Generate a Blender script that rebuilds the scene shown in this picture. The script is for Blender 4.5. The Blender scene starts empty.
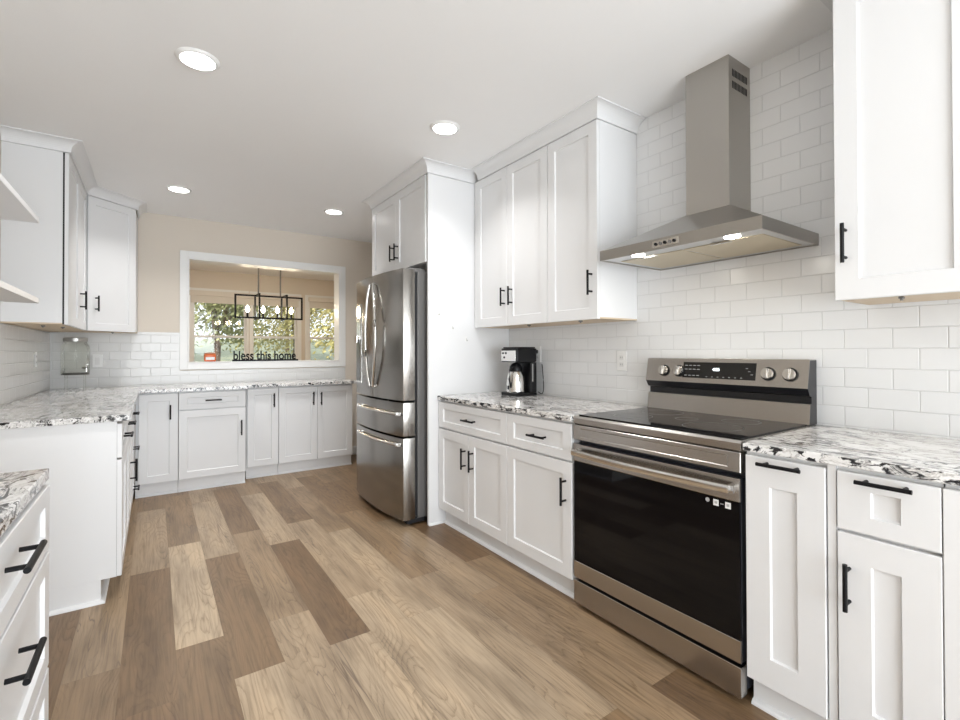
import bpy, bmesh, math, random
from mathutils import Vector, Matrix
random.seed(7)
C = bpy.context.scene.collection
SC = bpy.context.scene
PI = math.pi

# ------------------------------------------------------------------ camera, world, light, exposure
XR, XL, YB, H = 2.305, -0.752, 5.575, 2.564
cam = bpy.data.cameras.new('camera')
co = bpy.data.objects.new('camera', cam); C.objects.link(co)
co.matrix_world = Matrix(((0.8186586, -0.0026557, -0.5742743, 0.0),
                          (-0.5742750, -0.0081660, -0.8186218, 0.0),
                          (-0.0025155, 0.9999631, -0.0082103, 1.2263),
                          (0, 0, 0, 1)))
cam.sensor_width = 36; cam.lens = 475.118 / 960 * 36
cam.shift_x = (480 - 487.4607) / 960
cam.shift_y = (347.6693 - 360) / 960
cam.clip_start = 0.02
SC.camera = co

world = bpy.data.worlds.new('world'); SC.world = world; world.use_nodes = True
bg = world.node_tree.nodes['Background']
bg.inputs[0].default_value = (0.86, 0.93, 1.0, 1); bg.inputs[1].default_value = 1.15

def lamp(name, kind, loc, rot, energy, color=(1, 1, 1), **kw):
    l = bpy.data.lights.new(name, kind); l.energy = energy; l.color = color
    for k, v in kw.items(): setattr(l, k, v)
    o = bpy.data.objects.new(name, l); C.objects.link(o); o.location = loc; o.rotation_euler = rot
    return o
lamp('sun', 'SUN', (0, 0, 8), (math.radians(50), 0, math.radians(-30)), 3.0, (1, .96, .88), angle=.02)
# added fill lamp standing in for rear daylight, tilted up to lift the ceiling
lamp('rear_fill_light', 'AREA', (0.80, -2.72, 1.10), (math.radians(111), 0, 0), 108, (.89, .95, 1.0), shape='RECTANGLE', size=2.9, size_y=2.2)
DOWNLIGHT_W = 4.8

SC.view_settings.view_transform = 'Standard'; SC.view_settings.look = 'None'
SC.view_settings.gamma = 1; SC.view_settings.use_curve_mapping = False
SC.view_settings.exposure = 0.72

# ------------------------------------------------------------------ materials
def mat(name, col, rough=.5, metal=0.0, **kw):
    m = bpy.data.materials.new(name); m.use_nodes = True
    b = m.node_tree.nodes['Principled BSDF']
    b.inputs['Base Color'].default_value = (*col, 1); b.inputs['Roughness'].default_value = rough
    b.inputs['Metallic'].default_value = metal
    for k, v in kw.items(): b.inputs[k].default_value = v
    return m
def bsdf(m): return m.node_tree.nodes['Principled BSDF']
def N(m, t, **kw):
    n = m.node_tree.nodes.new(t)
    for k, v in kw.items(): setattr(n, k, v)
    return n
def L(m, a, b): m.node_tree.links.new(a, b)
def ramp(m, stops, interp='LINEAR'):
    r = N(m, 'ShaderNodeValToRGB'); e = r.color_ramp.elements; r.color_ramp.interpolation = interp
    while len(e) < len(stops): e.new(.5)
    for x, (p, c) in zip(e, stops): x.position = p; x.color = (*c, 1) if len(c) == 3 else c
    return r
def wpos(m, scale=(1, 1, 1), loc=(0, 0, 0), rot=(0, 0, 0)):
    g = N(m, 'ShaderNodeNewGeometry'); p = N(m, 'ShaderNodeMapping')
    p.inputs['Scale'].default_value = scale; p.inputs['Location'].default_value = loc; p.inputs['Rotation'].default_value = rot
    L(m, g.outputs['Position'], p.inputs['Vector']); return p.outputs[0]
def noise(m, vec, scale, detail=4, rough=.55, dist=0.0):
    n = N(m, 'ShaderNodeTexNoise'); n.inputs['Scale'].default_value = scale; n.inputs['Detail'].default_value = detail
    n.inputs['Roughness'].default_value = rough; n.inputs['Distortion'].default_value = dist
    L(m, vec, n.inputs['Vector']); return n.outputs['Fac']
def mixc(m, fac, a, b, blend='MIX'):
    x = N(m, 'ShaderNodeMix', data_type='RGBA', blend_type=blend)
    for s, v in ((x.inputs[0], fac), (x.inputs[6], a), (x.inputs[7], b)):
        if hasattr(v, 'node'): L(m, v, s)
        elif isinstance(v, (int, float)): s.default_value = v
        else: s.default_value = (*v, 1)
    return x.outputs[2]
def math_(m, op, a, b=0.0, clamp=False):
    x = N(m, 'ShaderNodeMath', operation=op, use_clamp=clamp)
    for s, v in ((x.inputs[0], a), (x.inputs[1], b)):
        if hasattr(v, 'node'): L(m, v, s)
        else: s.default_value = v
    return x.outputs[0]

def painted(name, col, rough, bump=.0, bscale=60):
    m = mat(name, col, rough)
    v = wpos(m)
    n = noise(m, v, 2.3, 3)
    c = mixc(m, n, tuple(x * .985 for x in col), tuple(min(1, x * 1.015) for x in col))
    L(m, c, bsdf(m).inputs['Base Color'])
    if bump:
        b = N(m, 'ShaderNodeBump'); b.inputs['Strength'].default_value = bump; b.inputs['Distance'].default_value = .002
        L(m, noise(m, v, bscale, 5), b.inputs['Height']); L(m, b.outputs[0], bsdf(m).inputs['Normal'])
    return m
M_cab = painted('cabinet_white', (.765, .768, .775), .34)
M_trimw = painted('trim_white', (.82, .82, .81), .38)
M_wall = painted('wall_beige', (.70, .635, .555), .85, .15)
M_ceil = painted('ceiling_white', (.90, .90, .90), .9, .2, 45)
M_under = painted('cabinet_underside_maple', (.66, .53, .38), .55)
M_black = mat('handle_black', (.006, .006, .007), .42); bsdf(M_black).inputs['Specular IOR Level'].default_value = .18
M_blackp = mat('black_plastic', (.008, .008, .009), .33); bsdf(M_blackp).inputs['Specular IOR Level'].default_value = .25
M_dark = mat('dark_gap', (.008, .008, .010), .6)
M_glass_black = mat('black_glass', (.003, .003, .004), .04); bsdf(M_glass_black).inputs['Specular IOR Level'].default_value = .24
M_outlet = mat('outlet_white', (.83, .83, .82), .35)
M_shadow_slot = mat('outlet_slot', (.05, .05, .05), .6)

def steel(name, col, rough, axis_scale=(1, 1, 60)):
    m = mat(name, col, rough, 1.0)
    v = wpos(m, axis_scale)
    n = noise(m, v, 14, 4, .6)
    r = N(m, 'ShaderNodeMapRange'); r.inputs['To Min'].default_value = rough * .82; r.inputs['To Max'].default_value = rough * 1.2
    L(m, n, r.inputs['Value']); L(m, r.outputs[0], bsdf(m).inputs['Roughness'])
    b = N(m, 'ShaderNodeBump'); b.inputs['Strength'].default_value = .03; b.inputs['Distance'].default_value = .0006
    L(m, n, b.inputs['Height']); L(m, b.outputs[0], bsdf(m).inputs['Normal'])
    return m
M_steel = steel('brushed_steel', (.50, .475, .45), .24, (3, 3, 60))
M_hood = steel('hood_steel', (.44, .42, .39), .30, (3, 3, 50))
M_hood_in = steel('hood_underside_steel', (.62, .62, .62), .35, (3, 40, 3))
M_fridge = steel('fridge_steel', (.31, .295, .275), .20, (60, 60, 2))
M_fside = mat('fridge_side_grey', (.16, .155, .15), .42, .3)
M_chrome = mat('bright_steel', (.72, .71, .69), .16, 1.0)
M_filter = mat('aluminium_filter', (.60, .52, .38), .38, .75)

def tile_mat(name, ax, c0, z0, alb=(.78, .785, .79), grout=.80):
    m = mat(name, alb, .22)
    g = N(m, 'ShaderNodeNewGeometry'); s = N(m, 'ShaderNodeSeparateXYZ'); L(m, g.outputs['Position'], s.inputs[0])
    cb = N(m, 'ShaderNodeCombineXYZ')
    L(m, math_(m, 'ADD', s.outputs[ax], c0), cb.inputs[0]); L(m, math_(m, 'ADD', s.outputs[2], z0), cb.inputs[1])
    def brick(ms, sm):
        t = N(m, 'ShaderNodeTexBrick'); t.offset = .5; t.offset_frequency = 2; t.squash = 1
        t.inputs['Scale'].default_value = 1; t.inputs['Brick Width'].default_value = .1555; t.inputs['Row Height'].default_value = .0785
        t.inputs['Mortar Size'].default_value = ms; t.inputs['Mortar Smooth'].default_value = sm; t.inputs['Bias'].default_value = 0
        t.inputs['Color1'].default_value = (*alb, 1); t.inputs['Color2'].default_value = (*[a * .985 for a in alb], 1)
        t.inputs['Mortar'].default_value = (*[a * grout for a in alb], 1)
        L(m, cb.outputs[0], t.inputs['Vector']); return t
    t = brick(.0013, .1); L(m, t.outputs['Color'], bsdf(m).inputs['Base Color'])
    t2 = brick(.0034, .9)
    inv = math_(m, 'SUBTRACT', 1.0, t2.outputs['Fac'])
    b = N(m, 'ShaderNodeBump'); b.inputs['Strength'].default_value = .7; b.inputs['Distance'].default_value = .0016
    L(m, inv, b.inputs['Height']); L(m, b.outputs[0], bsdf(m).inputs['Normal'])
    r = N(m, 'ShaderNodeMapRange'); r.inputs['To Min'].default_value = .24; r.inputs['To Max'].default_value = .7
    L(m, t.outputs['Fac'], r.inputs['Value']); L(m, r.outputs[0], bsdf(m).inputs['Roughness'])
    return m
ZT = -(.999 - .0785 * 20)
M_tileR = tile_mat('white_subway_tile_side', 1, -.7518 + .1555 * 40, ZT)
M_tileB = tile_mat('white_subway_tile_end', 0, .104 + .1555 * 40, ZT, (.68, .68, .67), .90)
M_tileL = tile_mat('white_subway_tile_left', 1, .05 + .1555 * 40, ZT, (.76, .75, .73))

def granite():
    m = mat('white_granite', (.8, .8, .8), .10)
    v = wpos(m, (1.0, .42, 1.0), rot=(0, 0, .35))
    big = noise(m, v, 2.2, 3, .5, .6)
    n1 = noise(m, v, 7.0, 9, .62, 1.6)
    n2 = noise(m, v, 15.0, 8, .68, 1.1)
    n3 = noise(m, v, 40, 5, .6, .4)
    base = ramp(m, [(.28, (.56, .54, .52)), (.42, (.80, .79, .775)), (.62, (.88, .875, .87)), (.80, (.72, .69, .66))]); L(m, n2, base.inputs[0])
    rid = math_(m, 'ABSOLUTE', math_(m, 'SUBTRACT', n1, .5))
    vein = ramp(m, [(.0, (1, 1, 1)), (.014, (.9, .9, .9)), (.030, (0, 0, 0))]); L(m, rid, vein.inputs[0])
    rid2 = math_(m, 'ABSOLUTE', math_(m, 'SUBTRACT', n2, .48))
    vein2 = ramp(m, [(.0, (.9, .9, .9)), (.012, (.5, .5, .5)), (.032, (0, 0, 0))]); L(m, rid2, vein2.inputs[0])
    msk = ramp(m, [(.46, (0, 0, 0)), (.54, (1, 1, 1))]); L(m, big, msk.inputs[0])
    msk2 = ramp(m, [(.46, (0, 0, 0)), (.56, (1, 1, 1))]); L(m, n3, msk2.inputs[0])
    brown = ramp(m, [(.54, (0, 0, 0)), (.68, (.55, .55, .55))]); L(m, noise(m, v, 4.2, 6, .6, .8), brown.inputs[0])
    c = mixc(m, brown.outputs[0], base.outputs[0], (.42, .33, .29))
    c = mixc(m, math_(m, 'MULTIPLY', vein2.outputs[0], .7), c, (.20, .17, .155))
    c = mixc(m, math_(m, 'MULTIPLY', vein.outputs[0], math_(m, 'MAXIMUM', msk2.outputs[0], .15)), c, (.012, .012, .013))
    blot = ramp(m, [(.545, (0, 0, 0)), (.570, (1, 1, 1))]); L(m, noise(m, v, 26, 5, .6, 1.8), blot.inputs[0])
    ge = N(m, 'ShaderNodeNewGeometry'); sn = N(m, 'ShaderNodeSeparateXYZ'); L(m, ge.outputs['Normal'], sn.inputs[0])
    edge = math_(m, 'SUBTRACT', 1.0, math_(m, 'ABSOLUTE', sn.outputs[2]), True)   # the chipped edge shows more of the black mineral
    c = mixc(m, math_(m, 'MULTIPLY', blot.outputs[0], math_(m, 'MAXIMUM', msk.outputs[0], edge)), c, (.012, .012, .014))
    L(m, c, bsdf(m).inputs['Base Color'])
    return m
M_granite = granite()

def wood_floor():
    m = mat('vinyl_plank', (.4, .3, .2), .42)
    at = N(m, 'ShaderNodeAttribute', attribute_name='tone'); sd = N(m, 'ShaderNodeAttribute', attribute_name='seed')
    g = N(m, 'ShaderNodeNewGeometry'); off = N(m, 'ShaderNodeCombineXYZ')
    L(m, math_(m, 'MULTIPLY', sd.outputs['Fac'], 3.1), off.inputs[0]); L(m, math_(m, 'MULTIPLY', sd.outputs['Fac'], 7.7), off.inputs[1]); L(m, sd.outputs['Fac'], off.inputs[2])
    ad = N(m, 'ShaderNodeVectorMath', operation='ADD'); L(m, g.outputs['Position'], ad.inputs[0]); L(m, off.outputs[0], ad.inputs[1])
    def st(sx, sy):
        p = N(m, 'ShaderNodeMapping'); p.inputs['Scale'].default_value = (sx, sy, 1); L(m, ad.outputs[0], p.inputs['Vector']); return p.outputs[0]
    col = ramp(m, [(0.0, (.138, .078, .037)), (.35, (.225, .146, .080)), (.65, (.350, .258, .168)), (1.0, (.505, .398, .278))]); L(m, at.outputs['Fac'], col.inputs[0])
    patch = noise(m, st(7.0, 1.6), 1.0, 4, .55, .2)
    pr = ramp(m, [(.3, (.66, .64, .62)), (.5, (1, 1, 1)), (.72, (1.20, 1.18, 1.15))]); L(m, patch, pr.inputs[0])
    c = mixc(m, 1.0, col.outputs[0], pr.outputs[0], 'MULTIPLY')
    fine = noise(m, st(95, 3.2), 1.0, 6, .65, 0)
    fr = ramp(m, [(.30, (.60, .57, .53)), (.52, (1, 1, 1)), (.75, (1.14, 1.14, 1.14))]); L(m, fine, fr.inputs[0])
    c = mixc(m, .85, c, mixc(m, 1.0, c, fr.outputs[0], 'MULTIPLY'))
    # cathedral grain rings
    cn = noise(m, st(5.0, .75), 1.0, 2, .45, .25)
    fr2 = math_(m, 'FRACT', math_(m, 'ADD', math_(m, 'MULTIPLY', cn, 34.0), math_(m, 'MULTIPLY', fine, .9)))
    wr = ramp(m, [(.0, (.62, .58, .53)), (.18, (.92, .91, .90)), (.6, (1.05, 1.05, 1.05)), (1, (1.0, 1.0, 1.0))]); L(m, fr2, wr.inputs[0])
    gm = ramp(m, [(.40, (.12, .12, .12)), (.56, (.9, .9, .9))]); L(m, noise(m, st(6, 1.1), 1.0, 2), gm.inputs[0])
    c = mixc(m, gm.outputs[0], c, mixc(m, 1.0, c, wr.outputs[0], 'MULTIPLY'))
    # occasional cracks
    k = math_(m, 'ABSOLUTE', math_(m, 'SUBTRACT', noise(m, st(9, .9), 1.0, 3, .5, .3), .5))
    kr = ramp(m, [(.0, (.8, .8, .8)), (.006, (0, 0, 0))]); L(m, k, kr.inputs[0])
    km = ramp(m, [(.52, (0, 0, 0)), (.6, (1, 1, 1))]); L(m, noise(m, st(2.2, 1.0), 1.3, 1), km.inputs[0])
    c = mixc(m, math_(m, 'MULTIPLY', kr.outputs[0], km.outputs[0]), c, (.12, .08, .055))
    L(m, c, bsdf(m).inputs['Base Color'])
    b = N(m, 'ShaderNodeBump'); b.inputs['Strength'].default_value = .12; b.inputs['Distance'].default_value = .001
    L(m, fine, b.inputs['Height']); L(m, b.outputs[0], bsdf(m).inputs['Normal'])
    return m
M_floor = wood_floor()

def clear_glass(name, tint=(1, 1, 1), ior=1.45, cap=1.0):
    m = bpy.data.materials.new(name); m.use_nodes = True; nt = m.node_tree; nt.nodes.clear()
    o = nt.nodes.new('ShaderNodeOutputMaterial'); a = nt.nodes.new('ShaderNodeBsdfTransparent'); g = nt.nodes.new('ShaderNodeBsdfGlossy')
    f = nt.nodes.new('ShaderNodeLayerWeight'); x = nt.nodes.new('ShaderNodeMixShader'); k = nt.nodes.new('ShaderNodeMath'); k.operation = 'MULTIPLY'; k.inputs[1].default_value = cap
    f.inputs[0].default_value = ior - 1.2; a.inputs[0].default_value = (*tint, 1); g.inputs['Roughness'].default_value = .02
    nt.links.new(f.outputs[0], k.inputs[0]); nt.links.new(k.outputs[0], x.inputs[0]); nt.links.new(a.outputs[0], x.inputs[1]); nt.links.new(g.outputs[0], x.inputs[2]); nt.links.new(x.outputs[0], o.inputs[0])
    return m
M_pane = clear_glass('window_glass')
M_jar = clear_glass('jar_glass', (.93, .935, .91), 1.42, .45)
def emis(name, col, s):
    m = mat(name, (.8, .8, .8), .5); b = bsdf(m); b.inputs['Emission Color'].default_value = (*col, 1); b.inputs['Emission Strength'].default_value = s; return m
M_led = emis('downlight_lens', (1, .98, .95), 9)
M_hoodled = emis('hood_light_lens', (1, .97, .9), 12)
M_bulb = emis('bulb_glass', (1, .86, .62), 14)
M_digit = emis('display_digits', (.85, .95, 1), 3)

# ------------------------------------------------------------------ mesh helpers
ORG = {}
def root(name, loc, label, cat, group=None):
    o = bpy.data.objects.new(name, None); C.objects.link(o); o.location = loc; o.empty_display_size = .1
    o['label'] = label; o['category'] = cat
    if group: o['group'] = group
    ORG[o.name] = Vector(loc); return o
def obj(name, bm, m, parent=None, smooth=False):
    me = bpy.data.meshes.new(name)
    bmesh.ops.recalc_face_normals(bm, faces=bm.faces)
    off = ORG.get(parent.name, Vector()) if parent else None
    if off: bmesh.ops.translate(bm, vec=-off, verts=bm.verts)
    bm.to_mesh(me); bm.free()
    ms = m if isinstance(m, (list, tuple)) else [m]
    for x in ms: me.materials.append(x)
    if smooth:
        for p in me.polygons: p.use_smooth = True
        me.set_sharp_from_angle(angle=math.radians(35))
    o = bpy.data.objects.new(name, me); C.objects.link(o)
    if parent: o.parent = parent; ORG[o.name] = off
    else: ORG[o.name] = Vector()
    return o
def solo(name, bm, m, label, cat, base=None, group=None, smooth=False):
    """a thing that is one mesh, origin at its base"""
    if base is not None: bmesh.ops.translate(bm, vec=-Vector(base), verts=bm.verts)
    o = obj(name, bm, m, None, smooth)
    if base is not None: o.location = base; ORG[o.name] = Vector(base)
    o['label'] = label; o['category'] = cat
    if group: o['group'] = group
    return o
def struct(name, bm, m, smooth=False):
    o = obj(name, bm, m, None, smooth); o['kind'] = 'structure'; return o
def B(): return bmesh.new()
def box(bm, x0, x1, y0, y1, z0, z1, bev=0.0, mi=0):
    r = bmesh.ops.create_cube(bm, size=1); vs = r['verts']
    for v in vs:
        v.co = Vector(((x0 + x1) / 2 + v.co.x * (x1 - x0), (y0 + y1) / 2 + v.co.y * (y1 - y0), (z0 + z1) / 2 + v.co.z * (z1 - z0)))
    fs = set(f for v in vs for f in v.link_faces)
    for f in fs: f.material_index = mi
    if bev:
        es = list({e for v in vs for e in v.link_edges})
        bmesh.ops.bevel(bm, geom=es, offset=bev, segments=2, affect='EDGES', profile=.6)
    return bm
def tube(bm, p, q, r, seg=12, r2=None):
    p = Vector(p); q = Vector(q); d = q - p; r2 = r if r2 is None else r2
    mt = Matrix.Translation((p + q) / 2) @ d.to_track_quat('Z', 'Y').to_matrix().to_4x4()
    bmesh.ops.create_cone(bm, cap_ends=True, segments=seg, radius1=r, radius2=r2, depth=d.length, matrix=mt); return bm
def path_tube(bm, pts, r, seg=8, sx=1.0, close=True):
    """swept round or oval tube through points"""
    pts = [Vector(p) for p in pts]; rings = []
    up = Vector((0, 0, 1))
    for i, p in enumerate(pts):
        t = (pts[min(i + 1, len(pts) - 1)] - pts[max(i - 1, 0)]).normalized()
        a = t.cross(up)
        if a.length < .1: a = t.cross(Vector((0, 1, 0)))
        a.normalize(); b = a.cross(t).normalized()
        rings.append([bm.verts.new(p + a * r * sx * math.cos(k * 2 * PI / seg) + b * r * math.sin(k * 2 * PI / seg)) for k in range(seg)])
    for i in range(len(rings) - 1):
        for k in range(seg):
            bm.faces.new((rings[i][k], rings[i][(k + 1) % seg], rings[i + 1][(k + 1) % seg], rings[i + 1][k]))
    bm.faces.new(rings[0][::-1]); bm.faces.new(rings[-1]); return bm
def lathe(bm, c, prof, seg=32, axis='z', mi=0):
    """profile of (radius, height)"""
    c = Vector(c); rings = []
    for r, h in prof:
        ring = []
        for k in range(seg):
            a = 2 * PI * k / seg
            if axis == 'z': v = Vector((r * math.cos(a), r * math.sin(a), h))
            elif axis == 'x': v = Vector((h, r * math.cos(a), r * math.sin(a)))
            ring.append(bm.verts.new(c + v))
        rings.append(ring)
    for i in range(len(rings) - 1):
        for k in range(seg):
            f = bm.faces.new((rings[i][k], rings[i][(k + 1) % seg], rings[i + 1][(k + 1) % seg], rings[i + 1][k])); f.material_index = mi
    f = bm.faces.new(rings[0][::-1]); f.material_index = mi; f = bm.faces.new(rings[-1]); f.material_index = mi
    return bm
def prism(bm, poly, lo, hi, axis='z', bev=0, mi=0):
    """extrude a polygon; axis z: poly in xy; axis y: poly in xz"""
    def P(a, b, c): return Vector((a, b, c)) if axis == 'z' else Vector((a, c, b))
    v0 = [bm.verts.new(P(a, b, lo)) for a, b in poly]; v1 = [bm.verts.new(P(a, b, hi)) for a, b in poly]
    n = len(poly); fs = [bm.faces.new(v0[::-1]), bm.faces.new(v1)]
    for i in range(n): fs.append(bm.faces.new((v0[i], v0[(i + 1) % n], v1[(i + 1) % n], v1[i])))
    for f in fs: f.material_index = mi
    if bev:
        es = list({e for f in fs[:2] for e in f.edges})
        bmesh.ops.recalc_face_normals(bm, faces=fs)
        bmesh.ops.bevel(bm, geom=es, offset=bev, segments=2, affect='EDGES', profile=.6)
    return bm
class Fr:
    """a cabinet face: origin at floor level, u along the face, n outwards"""
    def __init__(s, O, U, Nn): s.O = Vector(O); s.U = Vector(U); s.N = Vector(Nn)
    def p(s, u, v, n): return s.O + s.U * u + Vector((0, 0, v)) + s.N * n
def shaker(bm, F, u0, u1, v0, v1, t=.02, s=.062, sv=None, d=.009):
    sv = s if sv is None else sv
    def ring(iu, iv, n): return [bm.verts.new(F.p(a, b, n)) for a, b in ((u0 + iu, v0 + iv), (u1 - iu, v0 + iv), (u1 - iu, v1 - iv), (u0 + iu, v1 - iv))]
    rs = [ring(0, 0, 0), ring(0, 0, t - .0018), ring(.0018, .0018, t), ring(s, sv, t), ring(s + .0035, sv + .0035, t - d)]
    for a, b in zip(rs, rs[1:]):
        for k in range(4): bm.faces.new((a[k], a[(k + 1) % 4], b[(k + 1) % 4], b[k]))
    bm.faces.new(rs[0][::-1]); bm.faces.new(rs[-1]); return bm
def handle(F, u, v, parent, vertical=True, Ln=.136, n0=.02):
    bm = B(); d = .034
    def q(a, n): return F.p(u, v + a, n) if vertical else F.p(u + a, v, n)
    tube(bm, q(-Ln / 2, n0 + d), q(Ln / 2, n0 + d), .0062, 14)
    for s in (-1, 1): tube(bm, q(s * Ln * .35, n0 - .0005), q(s * Ln * .35, n0 + d), .0052, 10)
    return obj('handle', bm, M_black, parent, True)
def door(F, u0, u1, v0, v1, parent, hu=None, hv=None, name='door', vertical=True, Ln=.136, **kw):
    g = .0015
    o = obj(name, shaker(B(), F, u0 + g, u1 - g, v0 + g, v1 - g, **kw), M_cab, parent)
    if hu is not None: handle(F, hu, hv, o, vertical, Ln)
    return o
def drawer(F, u0, u1, v0, v1, parent, hu=None, Ln=.136, hv=None, s=.062, sv=.045):
    return door(F, u0, u1, v0, v1, parent, (u0 + u1) / 2 if hu is None else hu, (v0 + v1) / 2 if hv is None else hv, 'drawer', False, Ln, s=s, sv=sv)
def sweep(bm, path, prof, side=1):
    """moulding: path of xy points, profile of (outwards, z), mitred at the corners"""
    n = len(path); P = [Vector((x, y)) for x, y in path]; rings = []
    nr = []
    for i in range(n - 1):
        d = (P[i + 1] - P[i]).normalized(); nr.append(Vector((d.y, -d.x)) * side)
    for i in range(n):
        if i == 0: m = nr[0]
        elif i == n - 1: m = nr[-1]
        else:
            m = nr[i - 1] + nr[i]; m = m / (m.dot(nr[i]))
        rings.append([bm.verts.new((P[i].x + m.x * o, P[i].y + m.y * o, z)) for o, z in prof])
    k = len(prof)
    for i in range(n - 1):
        for j in range(k): bm.faces.new((rings[i][j], rings[i][(j + 1) % k], rings[i + 1][(j + 1) % k], rings[i + 1][j]))
    bm.faces.new(rings[0][::-1]); bm.faces.new(rings[-1]); return bm
def text_mesh(s, size, depth, scale_x=1.0, bold=.004):
    cu = bpy.data.curves.new('t', 'FONT'); cu.body = s; cu.size = size; cu.extrude = depth / 2; cu.align_x = 'CENTER'; cu.offset = size * bold
    o = bpy.data.objects.new('t', cu); C.objects.link(o); bpy.context.view_layer.update()
    me = bpy.data.meshes.new_from_object(o.evaluated_get(bpy.context.evaluated_depsgraph_get()))
    bpy.data.objects.remove(o); bm = B(); bm.from_mesh(me); bpy.data.meshes.remove(me); bpy.data.curves.remove(cu)
    for v in bm.verts: v.co.x *= scale_x
    return bm

# ------------------------------------------------------------------ room shell
YR = -2.6           # wall behind the camera
YD = 9.0            # far wall of the dining room
XD = 4.3
# floor: planks with measured joints, each plank a face with its own tone
PB = [-.28 - .177 * 4, -.28 - .177 * 3, -.28 - .177 * 2, -.28 - .177, -.28, -.104, .076, .250, .428, .606, .782, .962, 1.130, 1.308, 1.490, 1.664, 1.84, 2.017, 2.194, 2.37, 2.547, 2.724, 2.9, 3.08, 3.26, 3.43, 3.61, 3.79, 3.96, 4.14, 4.32]
known = {  # row start -> tones from y=.76/1.09 upward per plank (near first)
    4: [.40, .40, .55, .45, .35, .4], 5: [.18, .20, .62, .35, .4, .5], 6: [.2, .22, .85, .40, .4, .5], 7: [.78, .20, .72, .6, .5, .5],
    8: [.6, .68, .50, .20, .5, .5], 9: [.80, .12, .72, .45, .5, .5], 10: [.7, .80, .66, .26, .55, .5], 11: [.82, .76, .45, .6, .6, .5],
    12: [.32, .66, .42, .24, .5, .5], 13: [.46, .60, .20, .40, .4, .5], 14: [.12, .44, .12, .3, .4, .5], 15: [.3, .35, .3, .3, .4, .4]}
def build_floor(y0, y1, x0, x1, name):
    bm = B(); tl = bm.faces.layers.float.new('tone'); sl = bm.faces.layers.float.new('seed'); rnd = random.Random(3)
    for i in range(len(PB) - 1):
        a, b = max(PB[i], x0), min(PB[i + 1], x1)
        if b - a < .004: continue
        even = i % 2 == 0
        j0 = (1.09 if even else .755) - 1.258 * 6
        # plank k spans joint k..k+1; index -1 is the one before the first known joint
        for k in range(-1, 16):
            ya = j0 + 1.258 * k; yb = ya + 1.258
            ya, yb = max(ya, y0), min(yb, y1)
            if yb - ya < .004: continue
            kk = k - 6; t = known.get(i)
            rt = rnd.random()
            tone = t[kk + (1 if even else 0)] if t and 0 <= kk + (1 if even else 0) < len(t) else .15 + .6 * rt
            g = .0003
            vs = [bm.verts.new(p) for p in ((a + g, ya + g, 0), (b - g, ya + g, 0), (b - g, yb - g, 0), (a + g, yb - g, 0))]
            f = bm.faces.new(vs); f[tl] = tone; f[sl] = rnd.random() * 20
    o = struct(name, bm, M_floor); return o
build_floor(YR, YD, XL - .1, XD, 'floor')
struct('floor_base', box(B(), XL - .2, XD + .1, YR - .15, YD + .15, -.12, -.002), painted('subfloor', (.2, .15, .1), .8))
struct('ceiling', box(B(), XL - .2, XD + .1, YR - .15, YD + .15, H, H + .12), M_ceil)
struct('wall_right', box(B(), XR, XR + .12, YR, YB, 0, H), M_tileR)
struct('wall_left', box(B(), XL - .12, XL, YR, YD, 0, H), M_wall)
# tile on the left wall and on the end wall below the cabinets
struct('trim_1', box(B(), XL, XL + .012, 2.99, YB, .905, 1.402), M_tileL)
bm = B(); y0, y1 = YB - .009, YB
OX0, OX1, OZ0, OZ1 = .273, 1.785, 1.122, 2.166     # pass-through opening
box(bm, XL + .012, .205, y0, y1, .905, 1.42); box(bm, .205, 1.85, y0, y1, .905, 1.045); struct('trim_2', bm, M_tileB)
TH = .15
bm = B(); box(bm, XL, OX0, YB, YB + TH, 0, H); box(bm, OX1, XR + .12, YB, YB + TH, 0, H)
box(bm, OX0, OX1, YB, YB + TH, 0, OZ0); box(bm, OX0, OX1, YB, YB + TH, OZ1, H); box(bm, XR + .12, XD, YB, YB + TH, 0, H); struct('wall_back', bm, M_wall)
# casing of the pass-through, both faces, and jamb lining
def casing(name, yf, sgn):
    bm = B(); w = .068; t = .016
    a, b = (yf - t, yf) if sgn < 0 else (yf, yf + t)
    box(bm, OX0 - w, OX0 - .001, a, b, OZ0 - w, OZ1 + w, .003); box(bm, OX1 + .001, OX1 + w, a, b, OZ0 - w, OZ1 + w, .003)
    box(bm, OX0 - .001, OX1 + .001, a, b, OZ1 + .001, OZ1 + w, .003); box(bm, OX0 - .001, OX1 + .001, a, b, OZ0 - w, OZ0 - .001, .003)
    struct(name, bm, M_trimw)
casing('trim_3', YB, -1); casing('trim_4', YB + TH, 1)
bm = B(); j = .012
box(bm, OX0, OX0 + j, YB - .016, YB + TH + .016, OZ0, OZ1); box(bm, OX1 - j, OX1, YB - .016, YB + TH + .016, OZ0, OZ1)
box(bm, OX0 + j, OX1 - j, YB - .016, YB + TH + .016, OZ1 - j, OZ1); box(bm, OX0 + j, OX1 - j, YB - .020, YB + TH + .02, OZ0, OZ0 + .008)
struct('trim_5', bm, M_trimw)
struct('baseboard_back', box(B(), 1.86, XR, YB - .014, YB, 0, .10, .003), M_trimw)
# wall behind the camera with an opening added to let the fill lamp in
bm = B(); box(bm, XL - .12, -.62, YR - .12, YR, 0, H); box(bm, 2.22, XD, YR - .12, YR, 0, H); box(bm, -.62, 2.22, YR - .12, YR, 2.32, H); struct('wall_rear', bm, M_wall)
struct('wall_dining_right', box(B(), XD, XD + .1, YB, YD + .15, 0, H), M_wall)

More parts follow.
